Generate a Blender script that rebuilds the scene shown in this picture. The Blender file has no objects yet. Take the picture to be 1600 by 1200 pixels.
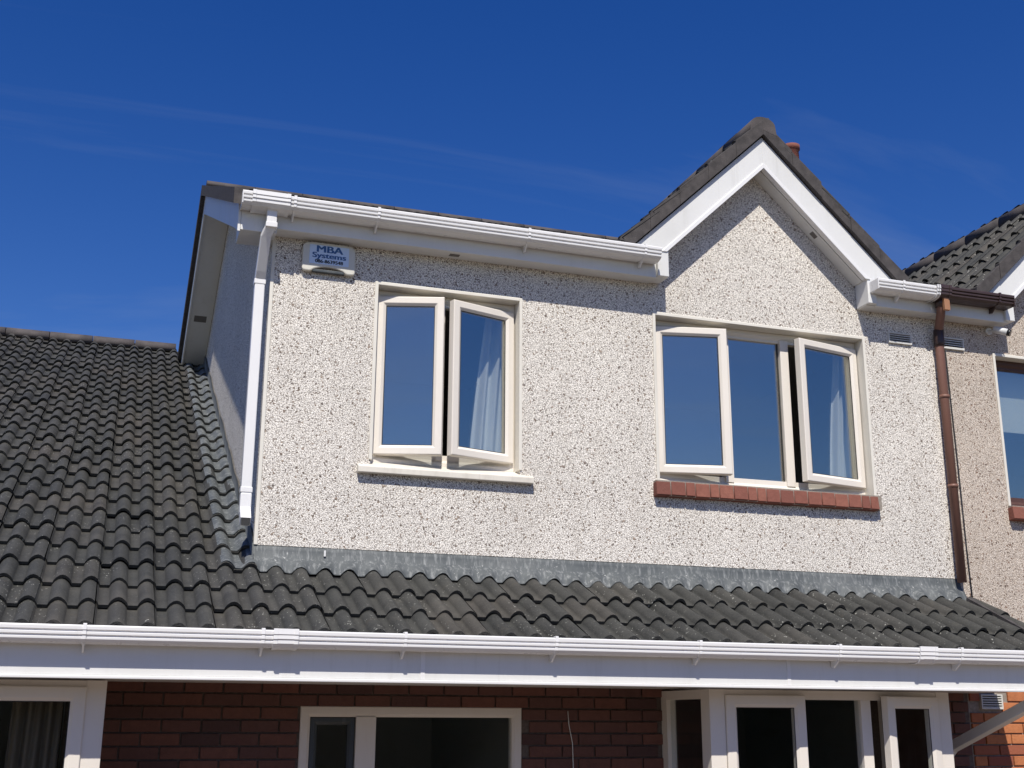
import bpy, bmesh, math, random
from mathutils import Matrix, Vector
random.seed(7)
C = bpy.context.scene.collection
SC = bpy.context.scene
R_ = math.radians

# ------------------------------------------------------------------ camera
YAW, PITCH, ROLL = R_(18.532), R_(15.628), R_(0.286)
CAM = Vector((-0.8476, -7.4781, 1.4440))
fw = Vector((math.sin(YAW)*math.cos(PITCH), math.cos(YAW)*math.cos(PITCH), math.sin(PITCH)))
rt = Vector((math.cos(YAW), -math.sin(YAW), 0)); up = rt.cross(fw)
rt, up = math.cos(ROLL)*rt + math.sin(ROLL)*up, -math.sin(ROLL)*rt + math.cos(ROLL)*up
cd = bpy.data.cameras.new('camera'); cam = bpy.data.objects.new('camera', cd); C.objects.link(cam)
cd.sensor_width = 36; cd.lens = 36*1876/1600; cd.clip_start = .05; cd.clip_end = 3000
cam.matrix_world = Matrix(((rt.x, up.x, -fw.x, CAM.x), (rt.y, up.y, -fw.y, CAM.y), (rt.z, up.z, -fw.z, CAM.z), (0, 0, 0, 1)))
SC.camera = cam

# ------------------------------------------------------------------ sky and sun
SUN = Vector((-.29, -1.0, 1.3)).normalized()          # towards the sun
W = bpy.data.worlds.new('World'); SC.world = W; W.use_nodes = True
nt = W.node_tree; nt.nodes.clear()
def wn(t, **k):
    n = nt.nodes.new(t)
    for a, b in k.items(): setattr(n, a, b)
    return n
sky = wn('ShaderNodeTexSky', sky_type='NISHITA'); sky.sun_disc = False
sky.sun_elevation = math.asin(SUN.z); sky.sun_rotation = math.atan2(SUN.x, SUN.y)
sky.altitude = 0; sky.air_density = 1.0; sky.dust_density = .3; sky.ozone_density = 3.0
hs = wn('ShaderNodeHueSaturation'); hs.inputs['Hue'].default_value = .521; hs.inputs['Saturation'].default_value = 1.38; hs.inputs['Value'].default_value = 1.0
tc = wn('ShaderNodeTexCoord'); sx_ = wn('ShaderNodeSeparateXYZ'); cz = wn('ShaderNodeMath', operation='MAXIMUM'); cz.inputs[1].default_value = 0
ca = wn('ShaderNodeMath', operation='ADD'); ca.inputs[1].default_value = .12
dv = wn('ShaderNodeVectorMath', operation='DIVIDE'); cb = wn('ShaderNodeCombineXYZ')
CO = (.4, 5.2, 0)
mp = wn('ShaderNodeMapping'); mp.inputs['Location'].default_value = CO; mp.inputs['Rotation'].default_value = (0, 0, R_(24)); mp.inputs['Scale'].default_value = (.42, 1.5, 1)
nz = wn('ShaderNodeTexNoise'); nz.inputs['Scale'].default_value = 1.5; nz.inputs['Detail'].default_value = 10; nz.inputs['Roughness'].default_value = .58; nz.inputs['Distortion'].default_value = .5
rp = wn('ShaderNodeValToRGB'); rp.color_ramp.elements[0].position = .50; rp.color_ramp.elements[1].position = .86
rp.color_ramp.elements[1].color = (.26, .26, .26, 1)
mxc = wn('ShaderNodeMix', data_type='RGBA'); mxc.inputs[7].default_value = (3.6, 4.3, 5.2, 1)
bg = wn('ShaderNodeBackground'); bg.inputs['Strength'].default_value = .085
wo = wn('ShaderNodeOutputWorld')
L = nt.links.new
L(tc.outputs['Generated'], sx_.inputs[0]); L(sx_.outputs['Z'], cz.inputs[0]); L(cz.outputs[0], ca.inputs[0])
for q in (0, 1, 2): L(ca.outputs[0], cb.inputs[q])
L(tc.outputs['Generated'], dv.inputs[0]); L(cb.outputs[0], dv.inputs[1]); L(dv.outputs[0], mp.inputs['Vector']); L(mp.outputs['Vector'], nz.inputs['Vector']); L(nz.outputs['Fac'], rp.inputs['Fac'])
L(sky.outputs['Color'], hs.inputs['Color']); L(hs.outputs['Color'], mxc.inputs[6]); L(rp.outputs['Color'], mxc.inputs[0])
L(mxc.outputs[2], bg.inputs['Color']); L(bg.outputs['Background'], wo.inputs['Surface'])
sl = bpy.data.lights.new('sun', 'SUN'); sl.energy = 4.4; sl.angle = R_(.53); sl.color = (1, .945, .855)
so = bpy.data.objects.new('sun', sl); C.objects.link(so); so.location = (-5, -15, 25)
so.rotation_euler = (-SUN).to_track_quat('-Z', 'Y').to_euler()
SC.view_settings.view_transform = 'Standard'; SC.view_settings.look = 'None'
SC.view_settings.exposure = .25; SC.view_settings.gamma = 1; SC.view_settings.use_curve_mapping = False

# ------------------------------------------------------------------ materials
MAT = {}
class NB:
    def __init__(s, name):
        m = bpy.data.materials.new(name); m.use_nodes = True; MAT[name] = m
        s.t = m.node_tree; s.t.nodes.clear(); s.m = m
        s.out = s.n('ShaderNodeOutputMaterial')
        s.p = s.n('ShaderNodeBsdfPrincipled'); s.l(s.p.outputs[0], s.out.inputs['Surface'])
    def n(s, t, **k):
        x = s.t.nodes.new(t)
        for a, b in k.items(): setattr(x, a, b)
        return x
    def l(s, a, b): s.t.links.new(a, b)
    def coord(s, scale=(1, 1, 1), kind='pos'):
        if kind == 'pos':
            g = s.n('ShaderNodeNewGeometry').outputs['Position']
        else:
            g = s.n('ShaderNodeTexCoord').outputs['Object']
        mpp = s.n('ShaderNodeMapping'); mpp.inputs['Scale'].default_value = scale; s.l(g, mpp.inputs['Vector'])
        return mpp.outputs['Vector']
    def noise(s, vec, sc, det=4, rough=.55, dist=0):
        x = s.n('ShaderNodeTexNoise'); x.inputs['Scale'].default_value = sc; x.inputs['Detail'].default_value = det
        x.inputs['Roughness'].default_value = rough; x.inputs['Distortion'].default_value = dist
        s.l(vec, x.inputs['Vector']); return x.outputs['Fac']
    def ramp(s, fac, stops, interp='LINEAR'):
        x = s.n('ShaderNodeValToRGB'); cr = x.color_ramp; cr.interpolation = interp
        while len(cr.elements) < len(stops): cr.elements.new(.5)
        for e, (p, c) in zip(cr.elements, stops):
            e.position = p; e.color = (c, c, c, 1) if isinstance(c, (int, float)) else (*c, 1)
        s.l(fac, x.inputs['Fac']); return x.outputs['Color']
    def mix(s, fac, a, b, mode='MIX'):
        x = s.n('ShaderNodeMix', data_type='RGBA', blend_type=mode)
        for v, i in ((fac, 0), (a, 6), (b, 7)):
            if isinstance(v, (int, float)): x.inputs[i].default_value = v
            elif isinstance(v, tuple): x.inputs[i].default_value = (*v, 1)
            else: s.l(v, x.inputs[i])
        return x.outputs[2]
    def bump(s, h, st, dist=.01):
        b = s.n('ShaderNodeBump'); b.inputs['Strength'].default_value = st; b.inputs['Distance'].default_value = dist
        s.l(h, b.inputs['Height']); s.l(b.outputs['Normal'], s.p.inputs['Normal'])
    def base(s, c, rough=.6, spec=.5, metal=0):
        if isinstance(c, tuple): s.p.inputs['Base Color'].default_value = (*c, 1)
        else: s.l(c, s.p.inputs['Base Color'])
        if isinstance(rough, (int, float)): s.p.inputs['Roughness'].default_value = rough
        else: s.l(rough, s.p.inputs['Roughness'])
        s.p.inputs['Specular IOR Level'].default_value = spec; s.p.inputs['Metallic'].default_value = metal
        return s.m

def pebble(name, light, light2, gap, dark):
    b = NB(name); v = b.coord()
    n0 = b.n('ShaderNodeTexNoise'); n0.inputs['Scale'].default_value = 45; n0.inputs['Detail'].default_value = 2; b.l(v, n0.inputs['Vector'])
    ad = b.n('ShaderNodeVectorMath', operation='MULTIPLY_ADD'); b.l(n0.outputs['Color'], ad.inputs[0]); ad.inputs[1].default_value = (.02, .02, .02); b.l(v, ad.inputs[2])
    vo = b.n('ShaderNodeTexVoronoi', feature='DISTANCE_TO_EDGE'); vo.inputs['Scale'].default_value = 92; b.l(ad.outputs[0], vo.inputs['Vector'])
    vc = b.n('ShaderNodeTexVoronoi', feature='F1'); vc.inputs['Scale'].default_value = 92; b.l(ad.outputs[0], vc.inputs['Vector'])
    sep = b.n('ShaderNodeSeparateColor'); b.l(vc.outputs['Color'], sep.inputs[0])
    stone = b.ramp(sep.outputs[0], [(0, light), (.5, light2), (.93, light), (.97, dark), (1, gap)], 'LINEAR')
    n2 = b.noise(v, 120, 2, .6, .6)
    th = b.ramp(n2, [(.40, .0), (.56, 1.0)])
    edge = b.ramp(vo.outputs['Distance'], [(.05, 1), (.20, 0)])
    em = b.n('ShaderNodeMath', operation='MULTIPLY'); b.l(edge, em.inputs[0]); b.l(th, em.inputs[1])
    col = b.mix(em.outputs[0], stone, gap)
    big = b.noise(v, 1.1, 4); bc = b.ramp(big, [(.32, .90), (.66, 1.0)])
    col = b.mix(1, col, bc, 'MULTIPLY')
    st = b.noise(b.coord((3.0, 3.0, .35)), 1.6, 5, .65)
    col = b.mix(b.ramp(st, [(.50, 0), (.74, .22)]), col, (.36, .31, .25))
    b.base(col, .85, .25)
    hh = b.ramp(vo.outputs['Distance'], [(0, 0), (.35, 1)])
    b.bump(hh, .38, .006)
    return b.m
pebble('pebbledash', (.93, .887, .812), (.88, .832, .757), (.13, .105, .088), (.36, .28, .22))
pebble('pebbledash_tan', (.76, .68, .59), (.62, .53, .44), (.13, .095, .075), (.26, .15, .10))

def tile_mat(name, rnd):
    b = NB(name); v = b.coord()
    a = b.noise(v, 5, 5, .6); f = b.noise(v, 90, 3, .6)
    col = b.ramp(a, [(.3, (.026, .026, .0255)), (.5, (.041, .041, .039)), (.72, (.060, .058, .054))])
    if rnd:
        oi = b.n('ShaderNodeObjectInfo')
        tint = b.ramp(oi.outputs['Random'], [(0, (.66, .69, .68)), (.3, (.90, .92, .88)), (.6, (1.03, 1.02, .98)), (.88, (1.18, 1.12, 1.02)), (1, (1.26, 1.14, 1.02))])
        col = b.mix(1, col, tint, 'MULTIPLY')
    col = b.mix(b.ramp(f, [(.40, .0), (.70, .35)]), col, (.095, .092, .083))
    lich = b.noise(v, 62, 2, .5); patch = b.noise(v, 2.2, 3, .6)
    mm = b.n('ShaderNodeMath', operation='MULTIPLY'); b.l(b.ramp(lich, [(.675, 0), (.705, 1)]), mm.inputs[0]); b.l(b.ramp(patch, [(.47, 0.1), (.58, 1)]), mm.inputs[1])
    col = b.mix(mm.outputs[0], col, (.40, .40, .36))
    moss = b.noise(v, 9, 4, .7); col = b.mix(b.ramp(moss, [(.60, 0), (.78, .45)]), col, (.085, .072, .052))
    b.base(col, .72, .38); b.bump(f, .35, .004); return b.m
tile_mat('roof_tile', True); tile_mat('roof_tile_field', False)
b = NB('tile_verge'); v = b.coord(); b.base(b.ramp(b.noise(v, 14, 4), [(.3, (.050, .046, .046)), (.7, (.088, .080, .079))]), .85, .2); b.bump(b.noise(v, 120, 2), .4, .004)
b = NB('felt'); b.base((.012, .012, .013), .9, .1)
b = NB('ridge_concrete'); v = b.coord(); b.base(b.ramp(b.noise(v, 7, 5), [(.3, (.060, .055, .055)), (.7, (.115, .10, .098))]), .8, .25); b.bump(b.noise(v, 90, 2), .4, .004)

def plastic(name, c, rough=.32, dirt=.12, dcol=(.45, .44, .40), sc=2.0):
    b = NB(name); v = b.coord((1, 1, .6)); d = b.noise(v, sc, 6, .65)
    col = b.mix(b.ramp(d, [(.48, 0), (.75, dirt)]), c, dcol)
    dr = b.noise(b.coord((14, 14, 1.2)), 1.0, 5, .7); col = b.mix(b.ramp(dr, [(.55, 0), (.80, dirt*1.3)]), col, dcol)
    b.base(col, b.ramp(b.noise(v, 11, 3), [(.3, rough), (.7, rough+.15)]), .5); return b.m
plastic('white_upvc', (.70, .70, .685), .34, .20, (.42, .41, .36)); plastic('white_gutter', (.76, .755, .75), .25, .06)
plastic('cream_upvc', (.73, .68, .61), .38, .16, (.50, .44, .36))
plastic('cream_trim', (.70, .67, .60), .55, .25, (.42, .38, .31)); plastic('sill_paint', (.69, .65, .57), .6, .35, (.36, .33, .28), 5)
plastic('brown_pipe', (.19, .092, .066), .45, .5, (.16, .075, .05), 3); plastic('brown_gutter', (.050, .030, .028), .35, .2, (.09, .06, .05))
plastic('brown_clip', (.33, .15, .07), .5); plastic('brown_frame', (.075, .032, .024), .4)
plastic('dark_frame', (.045, .055, .062), .4); plastic('black_rubber', (.018, .018, .018), .6)
plastic('vent_white', (.66, .65, .61), .5, .4); plastic('alarm_case', (.62, .60, .53), .4, .2); plastic('alarm_panel', (.56, .68, .86), .35, .05)
plastic('ink_blue', (.030, .10, .27), .4, 0); plastic('ink_black', (.015, .015, .018), .4, 0); plastic('camera_lens', (.01, .01, .012), .1, 0)
plastic('vent_dark', (.16, .15, .14), .8, 0)  # plain dark grey for soffit vents and louvre backs

b = NB('lead'); v = b.coord(); a = b.noise(v, 3.5, 5, .65); stv = b.noise(b.coord((30, 30, 2.2)), 1.5, 4, .7)
col = b.ramp(a, [(.3, (.065, .074, .078)), (.55, (.10, .11, .113)), (.75, (.15, .158, .158))])
col = b.mix(b.ramp(stv, [(.50, 0), (.72, .55)]), col, (.38, .39, .385)); sp = b.noise(v, 34, 3, .6)
col = b.mix(b.ramp(sp, [(.66, 0), (.72, .6)]), col, (.55, .55, .53))
b.base(col, b.ramp(a, [(.3, .58), (.7, .75)]), .4, .12); b.bump(b.noise(v, 16, 3), .3, .01)

def brickm(name, c1, c2, c3):
    b = NB(name); oi = b.n('ShaderNodeObjectInfo'); v = b.coord(); a = b.noise(v, 22, 5, .65)
    col = b.ramp(oi.outputs['Random'], [(0, c1), (.45, c2), (.8, c1), (1, c3)])
    col = b.mix(b.ramp(a, [(.35, 0), (.75, .5)]), col, tuple(x*.62 for x in c1))
    b.base(col, .85, .2); b.bump(b.noise(v, 70, 3), .5, .005); return b.m
brickm('red_brick', (.125, .064, .054), (.175, .078, .058), (.075, .045, .043))
brickm('orange_brick', (.46, .165, .072), (.52, .20, .085), (.25, .075, .055))
brickm('sill_brick', (.225, .088, .066), (.28, .115, .082), (.16, .065, .052))
b = NB('mortar'); v = b.coord(); b.base(b.ramp(b.noise(v, 60, 3), [(.3, (.22, .19, .16)), (.7, (.33, .29, .25))]), .95, .1)
b = NB('mortar_dark'); v = b.coord(); b.base(b.ramp(b.noise(v, 60, 3), [(.3, (.10, .08, .07)), (.7, (.16, .13, .11))]), .95, .1)
b = NB('room_plaster'); b.base((.34, .33, .32), .9, .2)
b = NB('curtain_sheer'); b.base((.80, .82, .82), .9, .1); b.p.inputs['Transmission Weight'].default_value = 0
b = NB('curtain_beige'); b.base((.24, .20, .15), .9, .1)
b = NB('blind_fabric'); b.base((.62, .66, .62), .9, .1)
b = NB('paving_ground'); v = b.coord(); b.base(b.ramp(b.noise(v, 1.5, 6), [(.3, (.15, .122, .098)), (.7, (.22, .18, .145))]), .9, .2); b.bump(b.noise(v, 60, 3), .3, .01)
b = NB('hedge_leaf'); v = b.coord(); b.base(b.ramp(b.noise(v, 6, 3), [(.3, (.020, .035, .014)), (.7, (.05, .075, .025))]), .7, .3)
def glass(name, refl, tint):
    b = NB(name); b.t.nodes.remove(b.p)
    g = b.n('ShaderNodeBsdfGlossy'); g.inputs['Roughness'].default_value = .004; g.inputs['Color'].default_value = (*tint, 1)
    tr = b.n('ShaderNodeBsdfTransparent'); tr.inputs['Color'].default_value = (.92, .94, .94, 1)
    fr = b.n('ShaderNodeLayerWeight'); fr.inputs['Blend'].default_value = .5
    pw = b.n('ShaderNodeMath', operation='POWER'); pw.inputs[1].default_value = 4.5; b.l(fr.outputs['Facing'], pw.inputs[0])
    ma = b.n('ShaderNodeMapRange'); ma.inputs['To Min'].default_value = refl; b.l(pw.outputs[0], ma.inputs['Value'])
    v = b.coord((1, 1, 1)); bp = b.n('ShaderNodeBump'); bp.inputs['Strength'].default_value = .02; bp.inputs['Distance'].default_value = .02
    b.l(b.noise(v, 1.7, 1), bp.inputs['Height']); b.l(bp.outputs[0], g.inputs['Normal'])
    mx = b.n('ShaderNodeMixShader'); b.l(ma.outputs[0], mx.inputs[0]); b.l(tr.outputs[0], mx.inputs[1]); b.l(g.outputs[0], mx.inputs[2]); b.l(mx.outputs[0], b.out.inputs['Surface'])
glass('coated_glass', .28, (1.0, .98, .88)); glass('clear_glass', .045, (1, 1, 1))

# ------------------------------------------------------------------ mesh helpers
WM = {}
class MB:
    def __init__(s): s.v = []; s.f = []; s.sm = []
    def add(s, vs, fs, smooth=False):
        o = len(s.v); s.v += [tuple(x) for x in vs]; s.f += [tuple(i+o for i in f) for f in fs]; s.sm += [smooth]*len(fs); return s
    def box(s, x0, x1, y0, y1, z0, z1):
        return s.add([(x0,y0,z0),(x1,y0,z0),(x1,y1,z0),(x0,y1,z0),(x0,y0,z1),(x1,y0,z1),(x1,y1,z1),(x0,y1,z1)],
                     [(0,3,2,1),(4,5,6,7),(0,1,5,4),(1,2,6,5),(2,3,7,6),(3,0,4,7)])
    def prism(s, pts, vec, smooth=False):      # closed polygon swept along a vector
        n = len(pts); vec = Vector(vec); a = [Vector(p) for p in pts]; bb = [p+vec for p in a]
        fs = [tuple(range(n))[::-1], tuple(range(n, 2*n))]
        s.add(a+bb, fs); s.add(a+bb, [(i, (i+1) % n, n+(i+1) % n, n+i) for i in range(n)], smooth); return s
    def grid(s, rows, smooth=True):
        m = len(rows[0]); vs = [p for r in rows for p in r]
        return s.add(vs, [(j*m+i, j*m+i+1, (j+1)*m+i+1, (j+1)*m+i) for j in range(len(rows)-1) for i in range(m-1)], smooth)
    def tube(s, path, r, n=10, cap=True):
        path = [Vector(p) for p in path]; rings = []
        for i, p in enumerate(path):
            d = (path[min(i+1, len(path)-1)]-path[max(i-1, 0)]).normalized()
            a = d.cross(Vector((0, 0, 1)));
            if a.length < .05: a = d.cross(Vector((1, 0, 0)))
            a.normalize(); c = d.cross(a)
            rings.append([p+r*(math.cos(6.28319*k/n)*a+math.sin(6.28319*k/n)*c) for k in range(n)])
        vs = [q for g in rings for q in g]
        s.add(vs, [(j*n+k, j*n+(k+1) % n, (j+1)*n+(k+1) % n, (j+1)*n+k) for j in range(len(path)-1) for k in range(n)], True)
        if cap: s.add(rings[0]+rings[-1], [tuple(range(n)), tuple(range(n, 2*n))[::-1]])
        return s
    def sqtube(s, path, w, d, side=Vector((1, 0, 0))):   # rectangular pipe through points
        path = [Vector(p) for p in path]; rings = []
        for i, p in enumerate(path):
            t = (path[min(i+1, len(path)-1)]-path[max(i-1, 0)]).normalized()
            a = (side - t*side.dot(t)).normalized(); c = t.cross(a)
            rings.append([p+a*w/2*i1+c*d/2*i2 for i1, i2 in ((-1, -1), (1, -1), (1, 1), (-1, 1))])
        vs = [q for g in rings for q in g]; n = 4
        s.add(vs, [(j*n+k, j*n+(k+1) % n, (j+1)*n+(k+1) % n, (j+1)*n+k) for j in range(len(path)-1) for k in range(n)])
        return s.add(rings[0]+rings[-1], [(3, 2, 1, 0), (4, 5, 6, 7)])
    def rectsweep(s, x0, x1, z0, z1, prof):     # prof: (inset, y) closed loop, mitred round a rectangle
        rings = []
        for ins, y in prof: rings.append([(x0+ins, y, z0+ins), (x1-ins, y, z0+ins), (x1-ins, y, z1-ins), (x0+ins, y, z1-ins)])
        m = len(prof); vs = [q for g in rings for q in g]
        return s.add(vs, [(j*4+k, j*4+(k+1) % 4, ((j+1) % m)*4+(k+1) % 4, ((j+1) % m)*4+k) for j in range(m) for k in range(4)])
    def mesh(s, name):
        me = bpy.data.meshes.new(name); me.from_pydata(s.v, [], s.f); me.update()
        for p, q in zip(me.polygons, s.sm): p.use_smooth = q
        bm = bmesh.new(); bm.from_mesh(me); bmesh.ops.remove_doubles(bm, verts=bm.verts, dist=1e-5)
        bmesh.ops.recalc_face_normals(bm, faces=bm.faces); bm.to_mesh(me); bm.free(); return me
def link(o, parent, M=None):
    C.objects.link(o); WM[o] = M or Matrix.Identity(4)
    if parent is not None:
        o.parent = parent; o.matrix_parent_inverse = WM[parent].inverted()
    o.matrix_basis = WM[o]; return o
def build(mb, name, mat, parent=None, bevel=0, recenter=True, M=None, sharp=None):
    me = mb.mesh(name); me.materials.append(MAT[mat])
    if M is None:
        xs = [v.co for v in me.vertices]
        c = Vector(((min(q.x for q in xs)+max(q.x for q in xs))/2, (min(q.y for q in xs)+max(q.y for q in xs))/2, min(q.z for q in xs)))
        me.transform(Matrix.Translation(-c)); M = Matrix.Translation(c)
    o = bpy.data.objects.new(name, me); link(o, parent, M)
    if bevel:
        md = o.modifiers.new('bevel', 'BEVEL'); md.width = bevel; md.segments = 2; md.limit_method = 'ANGLE'; md.angle_limit = R_(35); md.harden_normals = False
    return o
def inst(me, name, parent, M):
    o = bpy.data.objects.new(name, me); return link(o, parent, M)
def tag(o, label=None, cat=None, group=None, kind=None):
    for k, v in (('label', label), ('category', cat), ('group', group), ('kind', kind)):
        if v: o[k] = v
    return o
def empty(name, loc):
    o = bpy.data.objects.new(name, None); o.empty_display_size = .3; return link(o, None, Matrix.Translation(loc))
def box(name, mat, parent, *b, bevel=0): return build(MB().box(*b), name, mat, parent, bevel)

GZ = -.65                                                     # ground level
# ------------------------------------------------------------------ ground
g = MB().add([(-900, -900, GZ), (900, -900, GZ), (900, 900, GZ), (-900, 900, GZ)], [(0, 1, 2, 3)])
tag(build(g, 'ground', 'paving_ground'), kind='structure')

house = tag(empty('house', (2.4, 3.5, GZ)), 'pebbledashed house with white gutters, open cream casements and a small white front gable', 'house')
nbr = tag(empty('neighbour_house', (7.8, 3.5, GZ)), 'tan pebbledashed adjoining house with brown gutter and brown-framed window', 'house')
PX = 5.165                                                    # party line

# ------------------------------------------------------------------ walls
def holed_wall(x0, x1, z0, z1, holes, y=0.0, depth=.18):
    m = MB(); xs = sorted({x0, x1, *[h[0] for h in holes], *[h[1] for h in holes]}); zs = sorted({z0, z1, *[h[2] for h in holes], *[h[3] for h in holes]})
    for a, b_ in zip(xs, xs[1:]):
        for c, d in zip(zs, zs[1:]):
            mx, mz = (a+b_)/2, (c+d)/2
            if any(h[0] < mx < h[1] and h[2] < mz < h[3] for h in holes): continue
            m.add([(a, y, c), (b_, y, c), (b_, y, d), (a, y, d)], [(0, 1, 2, 3)])
            m.add([(a, y+depth, c), (b_, y+depth, c), (b_, y+depth, d), (a, y+depth, d)], [(3, 2, 1, 0)])
    for h in holes:
        a, b_, c, d = h
        m.add([(a, y, c), (a, y+depth, c), (a, y+depth, d), (a, y, d)], [(0, 1, 2, 3)]); m.add([(b_, y, c), (b_, y+depth, c), (b_, y+depth, d), (b_, y, d)], [(3, 2, 1, 0)])
        m.add([(a, y, d), (b_, y, d), (b_, y+depth, d), (a, y+depth, d)], [(0, 1, 2, 3)]); m.add([(a, y, c), (b_, y, c), (b_, y+depth, c), (a, y+depth, c)], [(3, 2, 1, 0)])
    m.add([(x0, y, z0), (x1, y, z0), (x1, y+depth, z0), (x0, y+depth, z0)], [(0, 1, 2, 3)])
    return m
W1 = (.699, 1.719, 3.055, 4.262); W2 = (2.737, 4.500, 3.052, 4.280); W3 = (5.715, 7.48, 3.052, 4.272)
ZB = 2.472
GX, GSL, GAP = 3.61, .95, 5.50                                # front gable: centre, slope, wall apex
def gable_tri(m, cx):
    h = (GAP-4.62)/GSL
    for y, fl in ((0, 1), (.1, 0)):
        m.add([(cx-h, y, 4.62), (cx+h, y, 4.62), (cx, y, GAP)], [(0, 1, 2) if fl else (2, 1, 0)])
    return m
fw_ = gable_tri(holed_wall(0, PX, ZB, 4.62, [(W1[0], W1[1], 3.0, W1[3]), (W2[0], W2[1], 2.99, W2[3])]), GX)
front_wall = build(fw_, 'front_wall', 'pebbledash', house)
nb_gx = 2*PX - .055 - GX
nb_wall = build(gable_tri(holed_wall(PX, 9.6, 1.9, 4.62, [W3]), nb_gx), 'front_wall', 'pebbledash_tan', nbr)
RT = .444; RY, RZ = 3.95, 6.565                                 # main ridge (tile top)
EY = -.20; EZ = RZ-(RY-EY)*RT                                   # eave tile edge
YB = 8.1
side = MB().prism([(0, .1, ZB-.35), (0, YB, ZB-.35), (0, YB, RZ-(YB-RY)*RT-.16), (0, RY, RZ-.16), (0, .1, RZ-(RY-.1)*RT-.16)], (.1, 0, 0))
side.add([(0, 0, ZB-.02), (0, .1, ZB-.02), (0, .1, 4.62), (0, 0, 4.62)], [(0, 1, 2, 3)])
build(side, 'gable_side_wall', 'pebbledash', house)
box('rear_wall', 'pebbledash', house, .1, PX, YB-.1, YB, GZ, 4.6)
box('corner_bead', 'cream_trim', house, -.007, .016, -.007, .016, ZB, 4.50, bevel=.003)
# rooms behind the windows
def room(x0, x1, y0, y1, z0, z1, parent, front_open=True):
    m = MB(); v = [(x0,y0,z0),(x1,y0,z0),(x1,y1,z0),(x0,y1,z0),(x0,y0,z1),(x1,y0,z1),(x1,y1,z1),(x0,y1,z1)]
    m.add(v, [(0,1,2,3),(7,6,5,4),(1,5,6,2),(2,6,7,3),(3,7,4,0)]); return build(m, 'room_interior', 'room_plaster', parent)
room(.101, 2.3, .181, 3.2, 2.3, 4.5, house); room(2.32, 5.1, .181, 3.2, 2.3, 4.5, house); room(5.25, 9.4, .181, 3.2, 2.3, 4.5, nbr)

# ------------------------------------------------------------------ tiles
HR, TH = .046, .024
HC = HR+TH
def hprof(u):
    u = (u + .5) % 1.0 - .5                                     # roll period .15, crest at 0
    a = abs(u)
    return HR*max(0.0, math.cos(min(a/.335, 1)*math.pi/2))**.68 if a < .335 else -.0012*math.sin((a-.335)/.33*math.pi)
SEG = [-.335, -.305, -.23, -.11, .0, .11, .23, .305, .335]
def tile_xs(x0, x1):
    xs = {x0, x1}
    for k in range(-6, 8):
        for q in SEG:
            x = .15*(k+q)
            if x0+.004 < x < x1-.004: xs.add(x)
    return sorted(xs)
GAU = .328
def tile_rows(x0, x1, length=.385, th=TH, lip=0):
    xs = tile_xs(x0, x1); r = []
    top0 = [(x, 0, hprof(x/.15)+th) for x in xs]; top1 = [(x, length, hprof(x/.15)+th*(1-length/GAU)) for x in xs]
    bot0 = [(x, .004, hprof(x/.15)+th-.019) for x in xs]
    return top0, top1, bot0
def tile_mb(x0, x1, m=None, M=None, length=.385):
    m = m or MB(); t0, t1, b0 = tile_rows(x0, x1, length)
    if M: t0, t1, b0 = [[tuple(M @ Vector(p)) for p in r] for r in (t0, t1, b0)]
    m.grid([t0, t1]); m.grid([[tuple(p) for p in b0], t0], False)
    n = len(t0)
    return m
def tile_mesh(name, x0, x1, mat):
    m = tile_mb(x0, x1)
    me = bpy.data.meshes.new(name); me.from_pydata(m.v, [], m.f); me.update()
    for p, q in zip(me.polygons, m.sm): p.use_smooth = q
    me.materials.append(MAT[mat]); return me
# local x = 0 is a crest; the joint sits on the right flank of every second roll
JO = .036
T_FULL = tile_mesh('tile', -.3+JO+.002, JO-.002, 'roof_tile')  # two rolls: crests at -.15 and 0
T_HALF = tile_mesh('tile_half', -.3+JO+.002, -.15+JO+.03, 'roof_tile')
def frame(origin, X, Y, Z):
    return Matrix(((X.x, Y.x, Z.x, origin.x), (X.y, Y.y, Z.y, origin.y), (X.z, Y.z, Z.z, origin.z), (0, 0, 0, 1)))
MP = R_(25.893); mc, ms = math.cos(MP), math.sin(MP)
ux, uy, un = Vector((1, 0, 0)), Vector((0, mc, ms)), Vector((0, -ms, mc))
def main_pt(x, s, n=0):        # s up the slope from the eave noses, n above the crest surface
    return Vector((x, -1.0, 1.913)) + Vector((x-x, 0, 0)) + uy*s + un*n
deck = MB().prism([main_pt(0, -.02, -.075), main_pt(0, 26.75*GAU, -.075), main_pt(0, 26.75*GAU, -.12), main_pt(0, -.02, -.12)], (1, 0, 0))
deck = MB()
def slab(m, x0, x1, s0, s1, n0, n1):
    p = [main_pt(0, s0, n0), main_pt(0, s1, n0), main_pt(0, s1, n1), main_pt(0, s0, n1)]
    m.prism([(x0, q.y, q.z) for q in p], (x1-x0, 0, 0))
slab(deck, -5, -.002, .02, 26.6*GAU, -.13, -.074); slab(deck, -.002, 5.17, .02, 3.1*GAU, -.13, -.074)
main_roof = build(deck, 'lower_roof', 'felt', house)
jx = -.922 + .0                                                 # crest of a jointed roll
rest = MB(); n_obj = 0
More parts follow.
